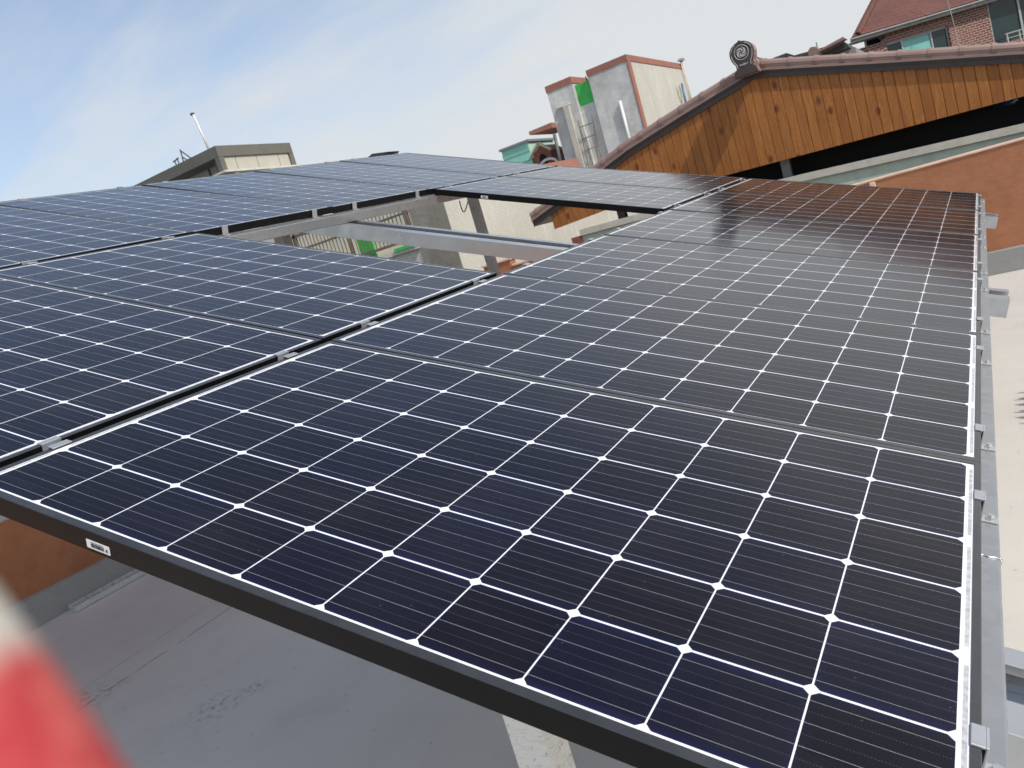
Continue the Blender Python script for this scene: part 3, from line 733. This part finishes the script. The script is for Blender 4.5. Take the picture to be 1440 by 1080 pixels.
rpart('roof', SH, [(-.02, -.26, 3.965), (9, -.26, 3.965), (9, 1.1, 5.17), (S1, 1.1, 5.17)], t)
hp = MB(); pA = A0 + dA * .14 + nA * -.24 + Vector((0, 0, 3.99)); pB = A0 + dA * (S1 + .12) + nA * 1.1 + Vector((0, 0, 5.20))
hp.tube([pA, pB], .06, 8).build('hip_cap', SH, t)
wire = MB().tube([A0 + dA * (1.95 + .13 * i / 8) + nA * -.6 + Vector((0, 0, 4.9 - 2.0 * i / 8)) for i in range(9)], .008, 5)
one(wire, 'hanging_wire', TRIM, 'thin pale wire hanging down across the windows of the brick house', 'wire', tuple(A0 + Vector((0, 0, 3))))
# low dark roofs between the brick house and the gable
t = thing('low_shed', 'low dark roofed shed with a tan tiled gable left of the brick house', 'shed', (-2.2, 16.5, -9))
DARKR = mat_plain('dark_grey_roofing', (.045, .045, .045), .6, 0, .25, 3)
MB().box(-3.0, -1.45, 16.0, 18.0, -9, 3.35).build('wall', GREYU, t)
MB().prism([(-3.05, 3.50), (-2.95, 3.66), (-2.57, 3.66), (-2.45, 3.57), (-1.60, 3.50), (-1.52, 3.36), (-3.05, 3.36)], 'y', 15.9, 18.0).build('roof', DARKR, t)
MB().prism([(-2.0, 3.475), (-1.57, 3.545), (-1.53, 3.50), (-1.99, 3.445)], 'y', 15.6, 15.88).build('roof_edge', TILE, t)
MB().prism([(-2.20, 3.36), (-2.19, 3.53), (-2.13, 3.585), (-2.05, 3.57), (-1.99, 3.50), (-1.97, 3.36)], 'y', 15.7, 15.85).build('gable_tile', TILE, t, .01)
MB().tube([(-2.03, 15.8, 3.5), (-2.03, 15.8, 3.64)], .012, 6).build('vent_pipe', GREYP, t)

# ------------------------------------------------------------------ concrete tower block with pink trim
def mat_cream_wall():
    m = M('cream_concrete'); c = m.co()
    fine = m.noise(m.map(c, (3, 3, 9)), 5, 6, .68); big = m.noise(c, .6, 6, .6, .5); dn = m.noise(m.map(c, (6, 6, .5)), 1.2, 6, .65, .3)
    b = m.mix(m.ramp(big, (.3, 0), (.7, 1)), (.455, .440, .380), (.545, .530, .470))
    b = m.mix(m.ramp(fine, (.52, 0), (.68, .55)), b, (.20, .185, .15))
    b = m.mix(m.ramp(dn, (.60, 0), (.64, .8)), b, (.60, .59, .55))
    m.set(base=b, rough=.9, spec=.25); m.bump(fine, .5, .02); return m.m
CREAMW = mat_cream_wall()
GREYC = mat_render('grey_cement', (.52, .52, .505), .26, 6, .6, (.64, .64, .62), .25)
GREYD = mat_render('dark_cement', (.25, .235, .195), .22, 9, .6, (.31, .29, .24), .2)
PINKB = mat_render('pink_brown_paint', (.34, .155, .115), .15, 6, .2)
GREENP = mat_plain('bright_green_paint', (.045, .42, .075), .5, 0, .15, 4)
PIPEW = mat_plain('white_pvc', (.62, .62, .60), .4, 0, .05, 4)
PIPEG = mat_plain('grey_pipe', (.09, .10, .10), .5, 0, .1, 4)
t = thing('concrete_tower', 'grey and cream concrete stair tower with pink-brown trim and a green sheet', 'tower', (-9.5, 26.5, -9))
TZ = 6.26
MB().box(-9.60, -8.28, 24, 29.5, -9, TZ - .185).build('main_block', [GREYC, CREAMW], t, mids=[0, 0, 0, 1, 0, 0])
MB().box(-11.06, -10.17, 24, 29.0, -9, TZ - .185).build('side_block', GREYC, t)
MB().box(-10.17, -9.60, 24.15, 29.0, -9, 5.34).build('link_wall', GREYC, t)
MB().box(-10.165, -9.605, 24.17, 24.20, 5.342, 6.0).build('green_sheet', GREENP, t)
tr = MB(); tr.box(-9.62, -8.26, 23.98, 29.52, TZ - .185, TZ + .0); tr.build('pink_band', PINKB, t)
MB().box(-11.08, -10.15, 23.98, 29.02, TZ - .185, TZ + .02).build('pink_band', PINKB, t)
MB().box(-8.30, -8.262, 23.985, 24.26, -2, TZ - .187).build('pink_corner', PINKB, t)
MB().box(-10.62, -10.42, 23.86, 23.998, -2, 5.50).build('pilaster', mat_plain('beige_pilaster', (.44, .42, .37), .8, 0, .12, 4), t, .01)
MB().box(-10.84, -10.40, 23.90, 23.998, 5.50, 5.56).build('pilaster_cap', CREAM, t)
MB().tube([(-8.786, 23.93, 5.05), (-8.80, 23.93, 3.0)], .05, 10).build('white_pipe', PIPEW, t, smooth=True)
ld = MB()
for a, b_ in (((-10.24, 4.93), (-10.30, 3.4)), ((-9.755, 4.92), (-9.83, 3.4)), ((-10.24, 4.72), (-9.76, 4.72)), ((-10.26, 4.36), (-9.79, 4.36)), ((-10.28, 4.0), (-9.81, 4.0)), ((-10.25, 4.75), (-10.12, 3.4)), ((-9.77, 4.70), (-9.96, 3.4))):
    ld.tube([(a[0], 23.88, a[1]), (b_[0], 23.88, b_[1])], .016, 6)
ld.build('ladder', mat_plain('rusty_ladder', (.17, .15, .12), .7, 0, .3, 9), t)
MB().tube([(-9.788, 24.3, 6.16), (-9.785, 24.3, 5.30)], .022, 6).build('mast', PIPEG, t)
MB().prism([(-11.9, 5.02), (-11.06, 4.99), (-11.06, 5.15), (-11.9, 5.13)], 'y', 23.7, 25.5).build('canopy_slab', PINKB, t)
co_ = MB()
for k in range(4): co_.tube([(-8.23 - .006 * k, 28.42 + (.16 + .008 * k) * math.cos(R(20 * i)), 5.19 + (.29 + .006 * k) * math.sin(R(20 * i))) for i in range(19)], .012, 6)
co_.build('hose_coil', CREAM, t)
MB().tube([(-8.24, 28.92, 5.55), (-8.24, 28.79, 4.6)], .04, 8).build('blue_pipe', mat_plain('blue_pvc', (.10, .20, .36), .4, 0, .1, 4), t, smooth=True)
dp = MB()
for o_ in (0, .16): dp.tube([(-8.22, 29.36 + o_, 6.38), (-8.22, 29.36 + o_, 4.2)], .024, 8)
dp.build('downpipe', CREAM, t, smooth=True)
MB().prism([(29.2, 6.32), (29.7, 6.36), (29.7, 6.42), (29.4, 6.43)], 'x', -8.3, -8.16).build('corner_lamp', GREYP, t)
MB().tube([(-11.15, 23.9, 4.8), (-11.2, 23.9, 3.9), (-11.35, 23.9, 3.7), (-11.9, 23.9, 3.35)], .055, 8).build('drain_pipe', PIPEG, t, smooth=True)
# the roof below the tower: low pink parapet seen edge-on
t = thing('pink_parapet_building', 'roof edge with a pink-brown parapet in front of the concrete tower', 'building', (-9.5, 23.5, -9))
b = MB(); pa = Vector((-11.00, 21.9, 0)); pb = Vector((-9.85, 26.6, 0)); pa2 = Vector((-10.79, 22.5, 0)); dd = (Vector((-10.054, 25.612, 0)) - pa2).normalized(); nn = Vector((dd.y, -dd.x, 0))
def pbox(s0, s1, n0, n1, z0, z1):
    q = [pa2 + dd * s0 + nn * n0, pa2 + dd * s1 + nn * n0, pa2 + dd * s1 + nn * n1, pa2 + dd * s0 + nn * n1]
    return MB().add([(v_.x, v_.y, z0) for v_ in q] + [(v_.x, v_.y, z1) for v_ in q], [(3, 2, 1, 0), (4, 5, 6, 7), (0, 1, 5, 4), (1, 2, 6, 5), (2, 3, 7, 6), (3, 0, 4, 7)])
pbox(-.9, 1.22, -.16, .0, 3.55, 3.857).build('parapet', PINKB, t); pbox(-.88, 1.20, -.15, -.01, -9, 3.548).build('wall', CREAMW, t)
# mint rooftop shed and the little brick dormer
t = thing('mint_shed', 'mint green rooftop shed with thin grey roof, left of the tower', 'shed', (-13.4, 26, -9))
MB().box(-13.75, -12.70, 25, 27, -9, 5.02).build('wall', mat_plain('mint_sheet', (.26, .58, .47), .6, 0, .06, 2), t)
MB().box(-12.698, -12.68, 25.002, 27, 4.42, 5.0).build('lit_side', mat_plain('sunlit_mint_sheet', (.42, .62, .50), .6, 0, .06, 2), t)  # same mint sheet, sunlight on this side put into a paler colour
MB().box(-13.80, -12.62, 24.93, 27.05, 5.02, 5.10).build('roof', GREYP, t)
MB().box(-13.76, -12.69, 24.985, 25.0, 4.42, 4.45).build('seam', mat_plain('mint_seam', (.10, .30, .24), .6, 0, .06, 2), t)
MB().box(-13.76, -12.69, 24.985, 25.0, 4.72, 4.86).build('rib', mat_plain('mint_rib', (.20, .48, .39), .6, 0, .06, 2), t)
t = thing('brick_dormer', 'small brick dormer with a cream gable trim and arched opening beside the mint shed', 'dormer', (-12.25, 25, -9))
zb = 4.32
MB().prism([(-12.62, -9), (-11.95, -9), (-11.95, zb + .20), (-12.27, zb + .46), (-12.62, zb + .22)], 'y', 25.0, 26.2).build('wall', mat_plain('dormer_brick', (.24, .085, .05), .85, 0, .2, 12), t)
g = MB(); g.bar((-12.70, 24.95, zb + .22), (-12.26, 24.95, zb + .53), .14, .07); g.bar((-12.28, 24.95, zb + .53), (-11.88, 24.95, zb + .20), .14, .07)
g.build('gable_trim', mat_plain('cream_trim', (.58, .53, .38), .6, 0, .1, 4), t)
MB().prism([(-12.41, zb - .45), (-12.16, zb - .45), (-12.16, zb + .02), (-12.20, zb + .12), (-12.285, zb + .17), (-12.37, zb + .12), (-12.41, zb + .02)], 'y', 24.97, 24.998).build('arched_opening', VOIDM, t)
one(MB().tube([(-11.95 + .32 * math.cos(R(12 * i)), 24.6, 4.02 + .20 * math.sin(R(12 * i))) for i in range(16)], .045, 8), 'white_duct', PIPEW,
    'white curved duct rising in front of the little brick dormer', 'duct', (-11.95, 24.6, 4.02), smooth=True)

# ------------------------------------------------------------------ cream wall and railed corridor seen through the gap
t = thing('cream_building', 'plain cream and grey concrete building seen through the open gap in the array', 'building', (-9.5, 16, -9))
MB().box(-13.5, -8.17, 13.4, 30, -9, 3.04).build('main_block', CREAMW, t)
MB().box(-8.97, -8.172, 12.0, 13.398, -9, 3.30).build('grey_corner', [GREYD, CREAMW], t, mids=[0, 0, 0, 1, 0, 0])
MB().box(-13.5, -8.97, 12.02, 13.4, -9, 2.18).build('lower_wall', CREAMW, t)
MB().box(-13.5, -8.975, 11.96, 13.4, 2.18, 2.26).build('corridor_slab', CREAM, t)
MB().box(-15.5, -8.98, 13.3, 13.39, 2.28, 3.5).build('corridor_wall', CREAM, t)
MB().box(-9.52, -9.02, 11.93, 12.0, 2.24, 2.30).build('green_kerb', GREENP, t)
t = thing('corridor_railing', 'brown barred railing of the corridor, seen left through the gap', 'railing', (-11, 12, 2.26))
RUST = mat_plain('brown_rail_paint', (.15, .115, .08), .6, 0, .2, 6)
for z0, wd in ((3.14, .03), (2.86, .02), (2.36, .025)): MB().box(-13.4, -8.99, 12.0 - wd, 12.0 + wd, z0, z0 + wd * 2).build('rail', RUST, t)
bl = MB()
for k in range(48): bl.box(-13.35 + .092 * k - .007, -13.35 + .092 * k + .007, 11.993, 12.007, 2.36, 3.16)
ob = bl.build('bars', RUST, t)
for x_ in (-13.3, -11.9, -10.55, -9.05): MB().box(x_ - .03, x_ + .03, 11.97, 12.03, 2.26, 3.24).build('upright', RUST, t)
one(MB().box(-10.58, -10.22, 12.25, 12.30, 2.27, 2.92), 'green_gate', GREENP, 'small bright green gate panel behind the corridor railing', 'gate', (-10.4, 12.28, 2.27))

# ------------------------------------------------------------------ grey rooftop structure at the left
t = thing('rooftop_house', 'grey concrete rooftop house with inset cream panels, upper left', 'building', (-22, 19.5, -9))
CONC = mat_render('grey_concrete_fascia', (.155, .150, .132), .16, 5, .3, drip=.25)
CPAN = mat_plain('cream_wall_panel', (.42, .40, .345), .8, 0, .08, 2, .1)
xC, y0, y1, zt = -19.5, 18.0, 21.28, 7.30
MB().box(-27.5, xC, y0, y1, zt - .34, zt).build('roof_slab', CONC, t, .01)
MB().box(xC - .2, xC - .004, y0 + .004, y0 + .2, 5.0, zt - .34).build('corner_pillar', CONC, t)
MB().box(xC - .2, xC - .004, y1 - .2, y1 - .004, 5.0, zt - .34).build('corner_pillar', CONC, t)
MB().box(-27.3, xC - .62, y0 + .75, y1 - .2, -9, zt - .34).build('recessed_wall', CPAN, t)
for k in range(6): MB().box(-27.3 + .02, -20.4, y0 + .73, y0 + .748, 5.0, 5.01).build('joint', CONC, t) if k == 0 else None
ys = [18.20, 18.69, 19.60, 20.58, 21.07]
for a, b_ in zip(ys, ys[1:]): MB().box(xC - .12, xC - .05, a + .012, b_ - .012, 5.0, zt - .342).build('side_panel', CPAN, t, .006)
MB().box(xC - .5, xC - .12, y0 + .2, y1 - .2, 5.0, zt - .342).build('side_backing', CONC, t)
for k in range(5): MB().box(-20.9 - 1.2 * k, -20.87 - 1.2 * k, y0 + .70, y0 + .75, 5.2, zt - .34).build('panel_joint', CONC, t)
MB().box(xC - .3, xC + .32, y0 - .25, y1 + .25, 6.40, 6.46).build('ledge', mat_plain('pale_ledge', (.55, .53, .47), .7, 0, .1, 3), t)
MB().box(-27.5, xC, y0, y1, -9, 5.0).build('lower_storey', CPAN, t)
t = thing('white_mast', 'thin leaning white mast on the grey rooftop house', 'mast', (-20.4, 18.6, 7.30))
MB().tube([(-20.42, 18.6, 7.3), (-20.60, 18.6, 8.62)], .035, 8).build('pole', PIPEW, t, smooth=True)
MB().prism([(-20.70, 8.62), (-20.60, 8.60), (-20.57, 8.68), (-20.68, 8.70)], 'y', 18.56, 18.64).build('cap', PIPEG, t)
t = thing('roof_antenna', 'small dark bracket antenna on the grey rooftop house', 'antenna', (-21.9, 18.6, 7.30))
an = MB()
for a, b_ in (((-21.75, 7.3), (-21.70, 7.86)), ((-21.95, 7.3), (-21.98, 7.66)), ((-22.1, 7.3), (-22.12, 7.58)), ((-21.70, 7.82), (-21.25, 7.36)), ((-21.70, 7.60), (-21.42, 7.34)), ((-22.2, 7.6), (-21.9, 7.64))):
    an.tube([(a[0], 18.6, a[1]), (b_[0], 18.6, b_[1])], .022, 6)
an.build('rods', PIPEG, t)
t = thing('dark_vent_cap', 'small dark flat vent cap on the skyline beyond the far left panels', 'vent', (-15.1, 20, -9))
c_ = MB().prism([(-15.60, 5.60), (-15.36, 5.66), (-14.78, 5.54), (-14.90, 5.46), (-15.0, 5.47), (-15.0, -9), (-15.3, -9), (-15.3, 5.55)], 'y', 20, 20.6)
c_.build('cap', DARKR, t)

# ------------------------------------------------------------------ the photographer's gloved hand, close to the lens
def campt(px, py, d): return CPOS + CR * ((px - 720) / 1152.56 * d) + CD * ((py - 540) / 1152.56 * d) + CF * d
def mat_glove():
    m = M('knit_and_rubber_glove'); c = m.co(); x, y, z = m.xyz(c)
    n = m.noise(c, 260, 3, .6); nb_ = m.noise(c, 120, 3, .6)
    k = m.math('ADD', x, m.math('MULTIPLY_ADD', nb_, .0030, -.0015))
    f_ = m.ramp(m.math('MULTIPLY_ADD', k, 190.0, .30), (.3, 0), (.7, 1))
    red = m.mix(m.ramp(n, (.4, 0), (.6, 1)), (.36, .036, .042), (.45, .090, .082))
    b = m.mix(f_, red, (.47, .45, .40))
    m.set(base=b, rough=.75, spec=.3); m.bump(n, .5, .0006); return m.m
DG = .046
o_w = campt(52, 925, DG)                                  # where white knit meets the red rubber
ax_x = (CR * -.51 - CD * .86).normalized()                # towards the fingertip
ax_y = (CR * -.86 + CD * .51).normalized(); ax_z = ax_x.cross(ax_y).normalized()
me = bpy.data.meshes.new('glove_skin'); bm = bmesh.new(); sl = bm.verts.layers.skin.verify()
def vtx(p_, r_):
    v_ = bm.verts.new(p_); v_[sl].radius = (r_, r_ * .92); return v_
F0 = .0065                                               # the index finger's axis lies this far left of its visible edge
root = vtx((-.150, .050, .022), .026); root[sl].use_root = True
palm = vtx((-.105, .040, .020), .034); bm.edges.new((root, palm))
knk = vtx((-.078, .032, .014), .028); bm.edges.new((palm, knk))
def chain(start, pts):
    p0 = start
    for p_, r_ in pts:
        v_ = vtx(p_, r_); bm.edges.new((p0, v_)); p0 = v_
chain(knk, [((-.058, .012, .004), .0098), ((-.030, .0085, .000), .0088), ((-.008, .0078, .000), .0084), ((.010, .0086, .0005), .0076), ((.018, .0094, .001), .0058)])
chain(knk, [((-.056, .031, .006), .0100), ((-.028, .030, .004), .0090), ((.002, .031, .006), .0085), ((.024, .032, .012), .0075)])
chain(knk, [((-.058, .050, .009), .0096), ((-.032, .051, .008), .0088), ((-.005, .052, .011), .0082), ((.012, .053, .016), .0072)])
chain(knk, [((-.064, .068, .012), .0088), ((-.042, .070, .012), .0080), ((-.022, .071, .015), .0074), ((-.010, .071, .018), .0066)])
chain(palm, [((-.096, .010, .012), .0125), ((-.075, -.012, .010), .0105), ((-.056, -.020, .010), .0090)])
bm.to_mesh(me); bm.free()
tmp = bpy.data.objects.new('glove_skin', me); COL.objects.link(tmp)
tmp.modifiers.new('skin', 'SKIN'); ss = tmp.modifiers.new('sub', 'SUBSURF'); ss.levels = 2; ss.render_levels = 2
dg = bpy.context.evaluated_depsgraph_get(); dg.update()
gm = bpy.data.meshes.new_from_object(tmp.evaluated_get(dg)); bpy.data.objects.remove(tmp)
gm.name = 'gloved_hand'; gm.materials.clear(); gm.materials.append(mat_glove())
for p_ in gm.polygons: p_.use_smooth = True
go = bpy.data.objects.new('gloved_hand', gm); COL.objects.link(go)
go.matrix_world = Matrix(((ax_x.x, ax_y.x, ax_z.x, o_w.x), (ax_x.y, ax_y.y, ax_z.y, o_w.y), (ax_x.z, ax_y.z, ax_z.z, o_w.z), (0, 0, 0, 1)))
tag(go, 'out-of-focus hand in a red and white work glove, close up in the lower left corner', 'gloved hand')
